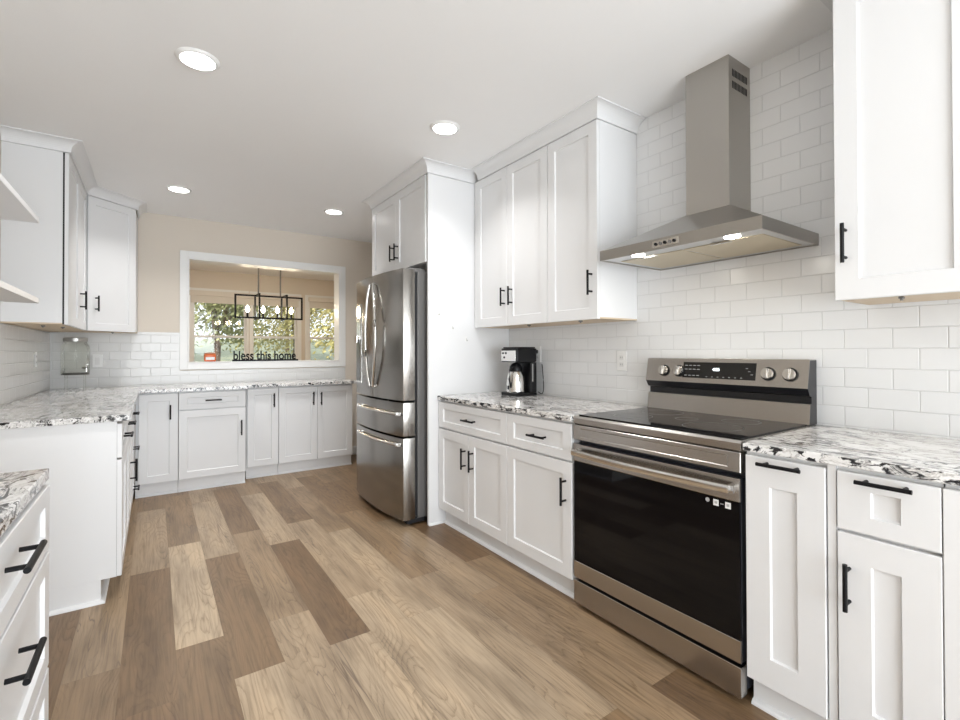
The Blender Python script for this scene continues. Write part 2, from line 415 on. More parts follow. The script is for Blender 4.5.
# ------------------------------------------------------------------ dining-room windows
WZ0, WZ1 = .86, 2.09
wins = [(.50, 1.29), (1.37, 2.115), (2.32, 3.05)]
bm = B(); xs = [XL] + [c for w in wins for c in w] + [XD]
for a, b in zip(xs[::2], xs[1::2]): box(bm, a, b, YD, YD + .14, 0, H)
for a, b in wins: box(bm, a, b, YD, YD + .14, 0, WZ0); box(bm, a, b, YD, YD + .14, WZ1 + .02, H)
struct('wall_dining_back', bm, M_wall)
for i, (a, b) in enumerate(wins):
    w = bpy.data.objects.new('window_%d' % (i + 1), None); C.objects.link(w); w.location = ((a + b) / 2, YD, WZ0); w['kind'] = 'structure'; ORG[w.name] = Vector(w.location)
    bm = B(); cz = 2.27; cl = .07 if i != 1 else .035; cr = .07 if i != 0 else .035
    box(bm, a - cl, a + .004, YD - .018, YD, WZ0 - .08, cz, .003); box(bm, b - .004, b + cr, YD - .018, YD, WZ0 - .08, cz, .003)
    box(bm, a + .004, b - .004, YD - .018, YD, WZ1 + .02, cz, .003); box(bm, a + .004, b - .004, YD - .018, YD, WZ0 - .08, WZ0, .003)
    obj('casing', bm, M_trimw, w)
    zm = 1.485
    for nm, yy, za, zb in (('sash', YD + .05, zm - .02, WZ1 + .02), ('sash', YD + .02, WZ0, zm + .02)):
        bm = B(); s = .034
        box(bm, a, a + s, yy, yy + .028, za, zb); box(bm, b - s, b, yy, yy + .028, za, zb)
        box(bm, a + s, b - s, yy, yy + .028, za, za + s); box(bm, a + s, b - s, yy, yy + .028, zb - s, zb)
        so = obj(nm, bm, M_trimw, w)
        bm = B(); box(bm, a + s, b - s, yy + .012, yy + .016, za + s, zb - s); obj('pane', bm, M_pane, so)
M_shade = painted('shade_fabric', (.74, .70, .64), .8)
for i, (a, b) in enumerate([(.46, 2.15), (2.30, 3.07)]):
    r = root('roller_shade', ((a + b) / 2, YD - .05, 2.08), ['wide beige roller shade pulled up over the double dining-room window', 'narrow beige roller shade pulled up over the single right-hand dining window'][i], 'shade', 'roller shades')
    bm = B(); box(bm, a, b, YD - .085, YD - .02, 2.145, 2.225, .006); obj('cassette', bm, M_shade, r)
    bm = B(); box(bm, a + .02, b - .02, YD - .035, YD - .031, 2.045, 2.145); box(bm, a + .02, b - .02, YD - .04, YD - .026, 2.030, 2.048, .003); obj('fabric', bm, M_shade, r)

# ------------------------------------------------------------------ countertops
def counter(poly, label, base):
    bm = B(); prism(bm, poly, .884, .914, 'z', .003)
    return solo('countertop', bm, M_granite, label, 'countertop', base)
counter([(XL + .013, 2.989), (-.101, 2.989), (-.101, 4.905), (.722, 4.905), (.722, 5.045), (1.829, 5.045), (1.829, YB - .010), (XL + .013, YB - .010)],
        'L-shaped veined granite worktop running from the left wall under the pass-through', (XL + .3, 4.2, .884))
counter([(1.654, 1.657), (1.654, 2.981), (XR - .001, 2.981), (XR - .001, 1.657)], 'speckled granite worktop under the coffee maker, left of the range', (1.98, 2.3, .884))
counter([(1.660, -.9), (1.660, .837), (XR - .001, .837), (XR - .001, -.9)], 'black-veined white granite worktop right of the range', (1.98, .1, .884))
counter([(XL + .001, -.9), (XL + .001, 1.738), (-.232, 1.738), (-.232, -.9)], 'granite worktop corner at the bottom left edge, above black-handled drawers', (-.5, .5, .884))

# ------------------------------------------------------------------ base cabinets
TZ = .112; BT = .8835
def quarter(bm, path, side=1, r=.018): return sweep(bm, path, [(0, 0.0005), (r, .0005), (r * .92, r * .4), (r * .6, r * .8), (0, r)], side)
def base_R(y0, y1, label, name='base_cabinet', grp=None):
    """unit on the right wall; returns root and face frame (u from far to near)"""
    r = root(name, (1.98, (y0 + y1) / 2, 0), label, 'cabinet', grp)
    F = Fr((XR - .642 + .02, y1, 0), (0, -1, 0), (-1, 0, 0))
    bm = B(); box(bm, XR - .621, XR - .002, y0 + .0008, y1 - .0008, TZ, BT); obj('carcass', bm, M_cab, r)
    bm = B(); box(bm, XR - .585, XR - .3, y0 + .0008, y1 - .0008, .001, TZ - .0005)
    quarter(bm, [(XR - .585, y1 - .0008), (XR - .585, y0 + .0008)], 1); obj('toe_kick', bm, M_cab, r)
    return r, F
yA, yB_, yC = 2.980, 2.180, 1.660
r, F = base_R(yB_, yA, 'white base cabinet with a wide drawer over two doors, beside the fridge panel')
drawer(F, 0, yA - yB_, .690, .872, r, hu=.42)
door(F, 0, yA - 2.585, TZ, .683, r, .355, .530); door(F, yA - 2.585, yA - yB_, TZ, .683, r, .447, .530)
r, F = base_R(yC, yB_, 'white base cabinet with one drawer over a single wide door, left of the range')
drawer(F, 0, .52, .690, .872, r, hu=.285); door(F, 0, .52, TZ, .683, r, .478, .540)
r, F = base_R(.5915, .836, 'narrow full-height pull-out base cabinet right of the range')
door(F, .004, .2435, TZ, .872, r, .122, .853, vertical=False, Ln=.130, s=.077, sv=.095)
r, F = base_R(.333, .590, 'narrow base cabinet with a small drawer over a narrow door, at the right edge')
bm = B(); box(bm, XR - .636, XR - .6215, .5675, .5895, TZ, BT); obj('filler', bm, M_cab, r)
drawer(F, .025, .257, .700, .872, r, hu=.143, hv=.853, s=.081, sv=.048, Ln=.126); door(F, .025, .2575, TZ, .693, r, .056, .543, s=.081)
r, F = base_R(-.9, .331, 'plain white base cabinet end cut off by the right edge of the picture')
door(F, -.0022, .56, TZ, .872, r); door(F, .562, 1.23, TZ, .872, r)

# back run, facing the camera
def base_B(x0, x1, yf, label):
    r = root('base_cabinet', ((x0 + x1) / 2, YB - .3, 0), label, 'cabinet')
    F = Fr((x0, yf + .02, 0), (1, 0, 0), (0, -1, 0))
    bm = B(); box(bm, x0 + .0008, x1 - .0008, yf + .021, YB - .011, TZ, BT); obj('carcass', bm, M_cab, r)
    bm = B(); box(bm, x0 + .0008, x1 - .0008, yf + .045, YB - .2, .001, TZ - .0005)
    quarter(bm, [(x0 + .0008, yf + .045), (x1 - .0008, yf + .045)], 1); obj('toe_kick', bm, M_cab, r)
    return r, F
r, F = base_B(-.128, .173, YB - .636, 'narrow white base cabinet with one full-height door, in the left corner of the far run')
door(F, .020, .301, TZ, .872, r, .244, .712, Ln=.125)
r, F = base_B(.175, .704, YB - .636, 'white base cabinet with one drawer over a wide door, left of centre under the pass-through')
drawer(F, 0, .529, .722, .872, r, Ln=.128); door(F, 0, .529, TZ, .715, r, .490, .530, Ln=.14)
r, F = base_B(.730, 1.017, YB - .494, 'set-back white base cabinet with one full-height door under the pass-through')
door(F, .006, .287, TZ, .872, r, .243, .752)
r, F = base_B(1.0185, 1.768, YB - .494, 'set-back white base cabinet with paired full-height doors, nearest the fridge')
door(F, 0, .378, TZ, .872, r, .333, .748); door(F, .378, .7495, TZ, .872, r, .413, .742)

# left run, facing right
def base_Lf(y0, y1, label, xf=-.130, panel=False):
    r = root('base_cabinet', (-.45, (y0 + y1) / 2, 0), label, 'cabinet')
    F = Fr((xf - .02, y0, 0), (0, 1, 0), (1, 0, 0))
    bm = B(); box(bm, XL + .002, xf - .021, y0 + .0008, y1 - .0008, TZ, BT); obj('carcass', bm, M_cab, r)
    bm = B(); box(bm, XL + .002, xf - .081, y0 + .0008, y1 - .0008, .001, TZ - .0005)
    q = [(xf - .081, y1 - .0008), (xf - .081, y0 + .0008)]
    if panel: q.append((XL + .002, y0 + .0008))
    quarter(bm, q, -1 if False else -1); obj('toe_kick', bm, M_cab, r)
    return r, F
r, F = base_Lf(3.002, 3.45, 'white end cabinet of the left run, plain side panel facing the camera', panel=True)
drawer(F, 0, .448, .700, .872, r, hu=.2); door(F, 0, .448, TZ, .693, r)
bm = B(); box(bm, -.1509, -.1505, 3.004, 3.448, TZ + .002, .87); obj('gap_shade_plate', bm, M_dark, r)  # dark sheet behind the fronts, shade of the door gap put into its colour
r, F = base_Lf(3.452, 4.26, 'white base cabinet in the middle of the left run with a tall black door handle')
drawer(F, 0, .808, .700, .872, r, hu=.26); door(F, 0, .404, TZ, .693, r); door(F, .404, .808, TZ, .693, r, .56, .43, Ln=.15)
r, F = base_Lf(4.262, 4.925, 'white three-drawer base cabinet at the inner corner of the left run')
drawer(F, 0, .615, .700, .872, r, hu=.22, hv=.765); drawer(F, 0, .615, .41, .693, r, hu=.30, hv=.49); drawer(F, 0, .615, TZ, .403, r, hu=.36, hv=.17)
# near-left drawers
r, F = base_Lf(.912, 1.736, 'white three-drawer cabinet at the bottom left with two thick black handles', xf=-.230)
drawer(F, 0, .823, .700, .872, r, hu=.413, hv=.813, Ln=.165); drawer(F, 0, .823, .388, .693, r, hu=.413, hv=.602, Ln=.165); drawer(F, 0, .823, TZ, .381, r, hu=.413, hv=.30, Ln=.165)
r, F = base_Lf(-.9, .910, 'white drawer cabinets running past the bottom left corner toward the camera', xf=-.230)
for k in range(2):
    drawer(F, .002 + .90 * k, .895 + .90 * k, .700, .872, r); drawer(F, .002 + .90 * k, .895 + .90 * k, .388, .693, r); drawer(F, .002 + .90 * k, .895 + .90 * k, TZ, .381, r)

# ------------------------------------------------------------------ upper cabinets
ZU, ZC = 1.402, 2.492
XU = XR - .337
def carc(r, x0, x1, y0, y1, z0, z1, nm='carcass'):
    bm = B(); box(bm, x0, x1, y0, y1, z0 + .012, z1); obj(nm, bm, M_cab, r)
    bm = B(); box(bm, x0 + .001, x1 - .001, y0 + .001, y1 - .001, z0 + .004, z0 + .0115); obj('underside', bm, M_under, r)
def upper_R(y0, y1, label):
    r = root('wall_cabinet', (XR - .16, (y0 + y1) / 2, ZU), label, 'cabinet')
    carc(r, XU + .021, XR - .001, y0 + .0008, y1 - .0008, ZU, ZC)
    return r, Fr((XU + .02, y1, 0), (0, -1, 0), (-1, 0, 0))
r, F = upper_R(2.165, 2.980, 'tall white wall cabinet with two doors above the coffee maker')
bm = B(); box(bm, XU + .006, XU + .0205, 2.955, 2.979, ZU, ZC); obj('filler', bm, M_cab, r)
door(F, .027, .408, ZU, ZC + .0008, r, .380, 1.600, Ln=.125); door(F, .408, .815, ZU, ZC + .0008, r, .464, 1.600, Ln=.125)
r, F = upper_R(1.764, 2.163, 'tall white wall cabinet with one door, next to the range hood')
door(F, 0, .399, ZU, ZC + .0008, r, .358, 1.603)
r, F = upper_R(-.75, .669, 'large white wall cabinet at the top right edge of the picture')
door(F, 0, .379, ZU, ZC + .0008, r, .035, 1.597, s=.070); door(F, .381, .90, ZU, ZC + .0008, r); door(F, .902, 1.418, ZU, ZC + .0008, r)

# fridge surround: tall panel and cabinet over the fridge
bm = B(); box(bm, 1.585, XR - .001, 2.986, 3.006, 0.0, ZC, .0015)
quarter(bm, [(1.585, 2.986), (1.70, 2.986)], 1, .014)
solo('tall_side_panel', bm, M_cab, 'tall white side panel between the fridge and the coffee maker worktop', 'panel', (1.95, 2.996, 0))
r = root('wall_cabinet', (1.95, 3.5, 1.87), 'white two-door cabinet above the fridge', 'cabinet')
bm = B(); box(bm, 1.602, XR - .001, 3.008, 4.034, 1.868, ZC); obj('carcass', bm, M_cab, r)
F = Fr((1.601, 4.033, 0), (0, -1, 0), (-1, 0, 0))
door(F, 0, .505, 1.868, ZC + .0008, r, .462, 2.015, Ln=.13); door(F, .505, 1.010, 1.868, ZC + .0008, r, .548, 2.015, Ln=.13)
for z in (1.97, 2.40):
    tube_h = B(); tube(tube_h, (1.597, 3.0165, z - .02), (1.597, 3.0165, z + .02), .005, 8); obj('hinge', tube_h, M_chrome, r)

# left upper cabinets: a run on the left wall, then a diagonal corner cabinet
PD1, PD2 = (-.445, 4.948), (-.129, 5.236)          # ends of the diagonal face
r = root('wall_cabinet', (-.58, 4.45, ZU), 'white wall cabinet on the left wall, broad side panel facing the camera', 'cabinet')
carc(r, XL + .001, -.474, 3.981, 4.944, ZU, ZC)
bm = B(); box(bm, -.4738, -.4655, 3.983, 4.942, ZU + .004, ZC - .002); obj('gap_shade_plate', bm, M_dark, r)  # near-black plate that paints in the shade between carcass and doors
F = Fr((-.465, 3.981, 0), (0, 1, 0), (1, 0, 0))
door(F, 0, .52, ZU, ZC + .0008, r); door(F, .52, .960, ZU, ZC + .0008, r, .575, 1.610, Ln=.135)
r = root('wall_cabinet', (-.45, 5.3, ZU), 'white single-door diagonal wall cabinet in the left corner beside the pass-through wall', 'cabinet')
dv = (Vector(PD2) - Vector(PD1)); dl = dv.length; dv.normalize(); dn = Vector((dv.y, -dv.x))
c1 = Vector(PD1) - dn * .022; c2 = Vector(PD2) - dn * .022
poly = [(XL + .001, 4.946), (c1.x, 4.946), (c1.x, max(4.946, c1.y)), (c2.x, c2.y), (PD2[0], c2.y), (PD2[0], YB - .0095), (XL + .001, YB - .0095)]
poly = [(XL + .001, 4.9465), (-.462, 4.9465), (c1.x, c1.y), (c2.x, c2.y), (PD2[0], YB - .0095), (XL + .001, YB - .0095)]
bm = B(); prism(bm, poly, ZU + .012, ZC, 'z'); obj('carcass', bm, M_cab, r)
bm = B(); prism(bm, poly, ZU + .004, ZU + .0115, 'z'); obj('underside', bm, M_under, r)
F = Fr((PD1[0] - dn.x * .020, PD1[1] - dn.y * .020, 0), (dv.x, dv.y, 0), (dn.x, dn.y, 0))
door(F, .010, dl - .006, ZU, ZC + .0008, r, .072, 1.625, Ln=.128)

# crown mouldings
HC = H - .0005
def crown_prof():
    a, b, pr = ZC + .0008, HC, .072
    pts = [(0.0, a), (.010, a)]
    for k in range(9):
        t = k / 8; pts.append((.010 + (pr - .014) * (1 - math.cos(t * PI / 2)) , a + .006 + (b - a - .012) * math.sin(t * PI / 2) * 1.0))
    pts += [(pr, b - .006), (pr, b), (0, b)]
    return pts
def crown(path, label, base, side=1):
    bm = B(); sweep(bm, path, crown_prof(), side); return solo('crown_molding', bm, M_cab, label, 'molding', base)
crown([(XR - .001, 1.764), (XU, 1.764), (XU, 2.912)], 'white crown molding over the wall cabinets left of the hood', (XU, 2.3, ZC), -1)
crown([(XR - .001, 2.986), (1.583, 2.986), (1.583, 4.036), (XR - .001, 4.036)], 'white crown molding over the fridge cabinet', (1.7, 3.5, ZC), -1)
crown([(XR - .001, .669), (XU, .669), (XU, -.75)], 'white crown molding over the large cabinet at the top right', (XU, .2, ZC), 1)
crown([(XL + .001, 3.981), (-.445, 3.981), PD1, PD2, (-.129, YB - .001)], 'white crown molding wrapping the cabinets in the left corner', (-.4, 4.6, ZC), 1)
for x, y, z in ((0, 0, 0),): pass

# floating shelves on the left wall
for i, (z, lab) in enumerate(((1.829, 'upper of the two white floating shelves at the left edge'), (1.456, 'lower of the two white floating shelves at the left edge'))):
    bm = B(); box(bm, XL + .001, -.44, 1.75, 3.008, z, z + .024, .002)
    solo('floating_shelf', bm, M_cab, lab, 'shelf', (-.58, 2.4, z), 'floating shelves on the left wall')

# ------------------------------------------------------------------ recessed ceiling lights
labs = ['largest recessed ceiling light, nearest the camera at the top left', 'recessed ceiling light at top centre, in front of the fridge cabinet',
        'small recessed ceiling light near the left corner cabinets', 'small recessed ceiling light beside the fridge cabinet, above the pass-through']
spots = [(.160, 2.525), (1.417, 2.456), (.163, 4.62), (1.395, 4.53)]
for (x, y), lab in zip(spots[:4], labs):
    r = root('recessed_light', (x, y, H - .012), lab, 'ceiling light', 'recessed ceiling lights')
    bm = B(); lathe(bm, (x, y, 0), [(.070, H - .004), (.070, H - .010), (.078, H - .011), (.088, H - .004), (.090, H - .0003), (.070, H - .0003)], 40); obj('trim_ring', bm, M_trimw, r, True)
    bm = B(); lathe(bm, (x, y, 0), [(.0705, H - .004), (.0705, H - .0085), (.05, H - .0095), (.002, H - .0095)], 40); obj('lens', bm, M_led, r, True)
for i, (x, y) in enumerate(spots[:4]):
    lamp('downlight', 'AREA', (x, y, H - .014), (0, 0, 0), DOWNLIGHT_W * (1.0, .75, .85, 1.3, .3, .12)[i], (1, .985, .965), shape='DISK', size=.13, spread=math.radians(125))

# ------------------------------------------------------------------ refrigerator
fy0, fy1 = 3.052, 3.984; yc = (fy0 + fy1) / 2; hw = (fy1 - fy0) / 2
def fx(y): return 1.421 - .042 * (1 - ((y - yc) / hw) ** 2)
R0 = root('refrigerator', (1.9, yc, 0), 'stainless steel french-door refrigerator with two lower drawers', 'refrigerator')
bm = B(); box(bm, 1.536, 2.25, fy0 + .004, fy1 - .004, .045, 1.795, .004); obj('cabinet_body', bm, M_fside, R0)
bm = B(); box(bm, 1.513, 1.5355, fy0 + .014, fy1 - .014, .06, 1.79); obj('door_gasket', bm, M_dark, R0)
bm = B(); box(bm, 1.46, 1.60, fy0 + .02, fy1 - .02, .012, .0445); obj('toe_grille', bm, M_dark, R0)
for yy in (fy0 + .06, fy1 - .06):
    bm = B(); tube(bm, (1.50, yy, 0), (1.50, yy, .0115), .02); obj('foot', bm, M_blackp, R0)
    bm = B(); box(bm, 1.47, 1.62, yy - .04, yy + .04, 1.7955, 1.825, .006); obj('hinge_cover', bm, M_fside, R0)
def bow(ya, yb, z0, z1, nm, cut=None):
    n = 12; poly = [(1.512, ya), (1.512, yb)]
    ys = [yb + (ya - yb) * k / n for k in range(n + 1)]
    rr = .006
    poly += [(fx(yb) + rr, yb), (fx(yb) + .0015, yb - .003)] + [(fx(y), y) for y in ys[1:-1]] + [(fx(ya) + .0015, ya + .003), (fx(ya) + rr, ya)]
    bm = B(); prism(bm, poly, z0, z1, 'z', .003); return obj(nm, bm, M_fridge, R0, True)
ys = 3.505
dR = bow(fy0, ys - .003, .882, 1.812, 'door'); dL = bow(ys + .003, fy1, .882, 1.812, 'door')
w1 = bow(fy0, fy1, .632, .868, 'drawer'); w2 = bow(fy0, fy1, .045, .618, 'drawer')
for par, y, s in ((dR, 3.462, -.095), (dL, 3.530, .040)):
    bm = B(); pts = []
    for k in range(15):
        t = k / 14; z = .965 + (1.745 - .965) * t; o = math.sin(t * PI)
        pts.append((fx(y) - .016 - .020 * o ** .6, y + s * o, z))
    path_tube(bm, pts, .011, 12, 1.0)
    for e in (pts[0], pts[-1]): tube(bm, (e[0], e[1], e[2]), (fx(y) + .001, e[1], e[2]), .010, 10)
    obj('handle', bm, M_chrome, par, True)
for par, z in ((w1, .790), (w2, .575)):
    bm = B(); pts = []
    for k in range(17):
        y = 3.085 + (3.80 - 3.085) * k / 16; pts.append((fx(y) - .024, y, z))
    path_tube(bm, pts, .010, 12, 1.0)
    for e in (pts[0], pts[-1]): box(bm, e[0] - .010, fx(e[1]) + .001, e[1] - .013, e[1] + .013, z - .013, z + .013, .003)
    obj('handle', bm, M_chrome, par, True)
bm = B(); poly = [(fx(3.945) - .001, 3.945), (fx(3.80) - .001, 3.80), (fx(3.80) - .006, 3.80), (fx(3.945) - .006, 3.945)]
prism(bm, poly, .97, 1.62, 'z'); disp = obj('ice_dispenser', bm, M_chrome, dL)
bm = B(); poly = [(fx(3.935) - .0065, 3.935), (fx(3.81) - .0065, 3.81), (fx(3.81) - .009, 3.81), (fx(3.935) - .009, 3.935)]
prism(bm, poly, .99, 1.33, 'z'); obj('dispenser_recess', bm, mat('dispenser_grey', (.10, .10, .10), .3), disp)
bm = B(); box(bm, fx(3.87) - .030, fx(3.87) - .006, 3.845, 3.895, 1.30, 1.36, .004); obj('nozzle', bm, M_chrome, disp)

# ------------------------------------------------------------------ range
ry0, ry1 = .846, 1.650; XF = XR - .644
G = root('range', (1.98, 1.25, 0), 'freestanding stainless steel electric range with a black glass oven door', 'range')
bm = B(); box(bm, XF + .045, 2.285, ry0 + .006, ry1 - .006, .035, .872, .002); obj('body', bm, mat('range_side', (.03, .032, .04), .4), G)
bm = B(); prism(bm, [(XF + .012, .8735), (XF + .004, .880), (XF + .002, .905), (XF + .010, .914), (2.285, .914), (2.285, .8735)], ry0, ry1, 'y', .0015); obj('cooktop_frame', bm, M_steel, G)
bm = B(); box(bm, XF + .030, 2.225, ry0 + .012, ry1 - .012, .9145, .919, .0015); ct = obj('cooktop_glass', bm, M_glass_black, G)
M_ring = mat('burner_ring_grey', (.10, .10, .10), .3)
for (x, y, rr) in ((1.86, 1.06, .115), (1.86, 1.45, .09), (2.09, 1.06, .078), (2.09, 1.45, .10), (1.98, 1.25, .05)):
    bm = B(); ring = []
    for k in range(48):
        a = 2 * PI * k / 48; ring.append((bm.verts.new((x + rr * math.cos(a), y + rr * math.sin(a), .9193)), bm.verts.new((x + (rr - .004) * math.cos(a), y + (rr - .004) * math.sin(a), .9193))))
    for k in range(48):
        a, b = ring[k], ring[(k + 1) % 48]; bm.faces.new((a[0], b[0], b[1], a[1]))
    obj('burner_ring', bm, M_ring, ct)
# panel below the cooktop, with its raised frame
bm = B(); Fg = Fr((XF + .03, ry1, 0), (0, -1, 0), (-1, 0, 0)); shaker(bm, Fg, .001, ry1 - ry0 - .001, .802, .8725, t=.028, s=.045, sv=.014, d=.002); obj('front_panel', bm, M_steel, G)
# oven door
OD = B(); box(OD, XF + .012, XF + .044, ry0 + .003, ry1 - .003, .143, .782, .003); od = obj('oven_door', OD, mat('door_edge', (.035, .038, .05), .35), G)
bm = B(); box(bm, XF, XF + .0118, ry0 + .003, ry1 - .003, .700, .782, .003); obj('upper_band', bm, M_steel, od)
bm = B(); box(bm, XF, XF + .0118, ry0 + .003, ry1 - .003, .143, .222, .003); obj('lower_band', bm, M_steel, od)
bm = B(); box(bm, XF + .003, XF + .0118, ry0 + .005, ry1 - .005, .2225, .6995, .001); obj('door_glass', bm, M_glass_black, od)
bm = B(); pts = [(XF - .030 - .022 * math.sin(k / 16 * PI), ry0 + .025 + (ry1 - ry0 - .05) * k / 16, .746) for k in range(17)]
# flat strap handle
prev = None
for p in pts:
    q = [bm.verts.new((p[0] + dx, p[1], p[2] + dz)) for dx, dz in ((-.006, -.012), (-.009, -.006), (-.009, .008), (-.004, .014), (.008, .014), (.008, -.012))]
    if prev:
        for k in range(6): bm.faces.new((prev[k], prev[(k + 1) % 6], q[(k + 1) % 6], q[k]))
    else: bm.faces.new(q)
    prev = q
bm.faces.new(prev[::-1])
for e in (pts[0], pts[-1]): box(bm, e[0] + .004, XF - .0002, e[1] - .012, e[1] + .012, e[2] - .012, e[2] + .014, .002)
obj('handle', bm, M_chrome, od, True)
M_stick = mat('sticker_white', (.8, .8, .8), .5)
bm = B()
box(bm, XF + .0022, XF + .003, .882, .902, .668, .690); so = obj('sticker', bm, M_stick, od)
bm = B(); box(bm, XF + .0022, XF + .003, .926, .946, .668, .690); obj('sticker', bm, M_stick, od)
bm = B()
bm = B()
for ya in (.892, .936): box(bm, XF + .0016, XF + .0022, ya - .005, ya + .005, .675, .684)
for k in range(3): box(bm, XF + .0022, XF + .003, .909 + k * .004, .911 + k * .004, .677, .681)
tube(bm, (XF + .0022, .968, .682), (XF + .003, .968, .682), .008, 14)
obj('icon', bm, mat('icon_grey', (.45, .45, .45), .5), so)
bm = B(); box(bm, XF, XF + .0445, ry0 + .003, ry1 - .003, .022, .130, .003); obj('storage_drawer', bm, M_steel, G)
for x in (1.72, 2.2):
    for y in (ry0 + .05, ry1 - .04):
        bm = B(); tube(bm, (x, y, .0005), (x, y, .0345), .018, 14); tube(bm, (x, y, .0005), (x, y, .010), .026, 14); obj('foot', bm, M_blackp, G)
# backguard
bm = B(); prism(bm, [(2.2275, .9155), (2.240, .9155), (2.300, .9155), (2.300, 1.186), (2.236, 1.186), (2.213, 1.068), (2.232, 1.038), (2.250, 1.034), (2.250, 1.004), (2.237, 1.002)], ry0 + .003, ry1 - .012, 'y'); bgd = obj('backguard', bm, mat('backguard_black', (.012, .012, .014), .3), G)
def plate(p, q, y0, y1, off, m, nm, par, th=.0015):
    """thin plate on the sloping control face between profile points p and q (x,z)"""
    p = Vector(p); q = Vector(q); d = (q - p).normalized(); n = Vector((-d.y, d.x));
    if n.x > 0: n = -n
    a, b = p + n * off, q + n * off; a2, b2 = a + n * th, b + n * th
    bm = B(); prism(bm, [tuple(a), tuple(b), tuple(b2), tuple(a2)], y0, y1, 'y'); return obj(nm, bm, m, par)
Pb, Pt = (2.213, 1.068), (2.236, 1.186)
plate(Pb, Pt, ry0 + .003, ry1 - .012, .0002, M_steel, 'control_face', bgd, .003)
plate((2.2275, .9165), (2.237, 1.002), ry0 + .003, ry1 - .012, .0002, M_steel, 'riser_panel', bgd, .003)
bm = B(); box(bm, 2.236, 2.3, ry0 + .003, ry1 - .012, 1.1862, 1.190, .001); obj('top_trim', bm, M_chrome, bgd)
def lerp(t): return (Pb[0] + (Pt[0] - Pb[0]) * t, Pb[1] + (Pt[1] - Pb[1]) * t)
dsp = plate(lerp(.20), lerp(.86), 1.060, 1.420, .0034, mat('display_glass', (.012, .012, .012), .12), 'display', bgd)
tl = (Vector((Pt[0] - Pb[0], 0, Pt[1] - Pb[1]))).normalized(); nn = Vector((-tl.z, 0, tl.x))
def face_pt(y, t, off): c = lerp(t); return Vector((c[0], y, c[1])) + nn * off
bm = text_mesh('4:26', .020, .0004)
mt = Matrix.Translation(face_pt(1.245, .52, .0056)) @ Matrix((Vector((0, -1, 0)), tl, nn)).transposed().to_4x4()
bmesh.ops.transform(bm, matrix=mt, verts=bm.verts); obj('clock_digits', bm, M_digit, dsp)
bm = B()
for row, t in enumerate((.72, .56, .30)):
    for k in range(4):
        c = face_pt(1.402 - k * .022, t, .0052); box(bm, c.x - .0005, c.x + .0003, c.y - .007, c.y + .007, c.z - .0015, c.z + .0015)
for k in range(7):
    c = face_pt(1.29 - k * .028, .27, .0052); box(bm, c.x - .0005, c.x + .0003, c.y - .004, c.y + .004, c.z - .0012, c.z + .0012)
for k in range(3):
    c = face_pt(1.10 - k * .012, .65 - .12 * k, .0052); box(bm, c.x - .0005, c.x + .0003, c.y - .005, c.y + .005, c.z - .0012, c.z + .0012)
obj('key_marks', bm, mat('print_grey', (.45, .45, .45), .5), dsp)
for y in (1.529, 1.440, 1.006, .917):
    bm = B(); c0 = face_pt(y, .47, .0032); tube(bm, c0, c0 + nn * .006, .0300, 28); k = obj('knob', bm, M_blackp, bgd, True)
    bm = B(); tube(bm, c0 + nn * .0062, c0 + nn * .022, .0260, 28, .0235)
    g = c0 + nn * .026
    box(bm, g.x - .006, g.x + .004, g.y - .006, g.y + .006, g.z - .022, g.z + .022, .002); obj('knob_cap', bm, M_chrome, k, True)

# ------------------------------------------------------------------ range hood
hy0, hy1 = .838, 1.607; hx = XR - .494; hz0, hz1 = 1.673, 1.722
cy0, cy1, cx0 = 1.117, 1.329, XR - .192
HD = root('range_hood', (2.1, 1.22, hz0), 'stainless steel chimney range hood over the range', 'range hood')
bm = B(); ww = XR - .001
lo = [bm.verts.new(p) for p in ((hx, hy0, hz1), (ww, hy0, hz1), (ww, hy1, hz1), (hx, hy1, hz1))]
up = [bm.verts.new(p) for p in ((cx0 - .004, cy0 - .004, 1.882), (ww, cy0 - .004, 1.882), (ww, cy1 + .004, 1.882), (cx0 - .004, cy1 + .004, 1.882))]
bt = [bm.verts.new(p) for p in ((hx, hy0, hz0), (ww, hy0, hz0), (ww, hy1, hz0), (hx, hy1, hz0))]
i0 = [bm.verts.new(p) for p in ((hx + .006, hy0 + .006, hz0), (ww - .004, hy0 + .006, hz0), (ww - .004, hy1 - .006, hz0), (hx + .006, hy1 - .006, hz0))]
i1 = [bm.verts.new((v.co.x, v.co.y, hz0 + .010)) for v in i0]
for a, b in ((bt, lo), (lo, up), (i0, bt), (i1, i0)):
    for k in range(4): bm.faces.new((a[k], a[(k + 1) % 4], b[(k + 1) % 4], b[k]))
bm.faces.new(up); bm.faces.new(i1)
can = obj('canopy', bm, M_hood, HD)
bm = B(); box(bm, hx + .007, ww - .005, hy0 + .007, hy1 - .007, hz0 + .004, hz0 + .0098); und = obj('underside_panel', bm, M_hood_in, HD)
ym = (hy0 + hy1) / 2
for a, b in ((hy0 + .045, ym - .006), (ym + .006, hy1 - .045)):
    bm = B(); x0, x1 = hx + .105, ww - .05; box(bm, x0, x1, a, b, hz0 + .0015, hz0 + .0038, .0005); f = obj('grease_filter', bm, M_filter, und)
    bm = B(); box(bm, x0 - .004, x0 + .008, (a + b) / 2 - .045, (a + b) / 2 + .045, hz0 - .003, hz0 + .0012, .001); obj('filter_latch', bm, M_chrome, f)
for y in (.975, 1.418):
    bm = B(); tube(bm, (hx + .052, y, hz0 + .0005), (hx + .052, y, hz0 + .0038), .030, 28); obj('hood_lamp', bm, M_hoodled, und)
    lamp('hood_lamp_light', 'AREA', (hx + .052, y, hz0 - .002), (0, 0, 0), .45, (1, .93, .8), shape='DISK', size=.055)
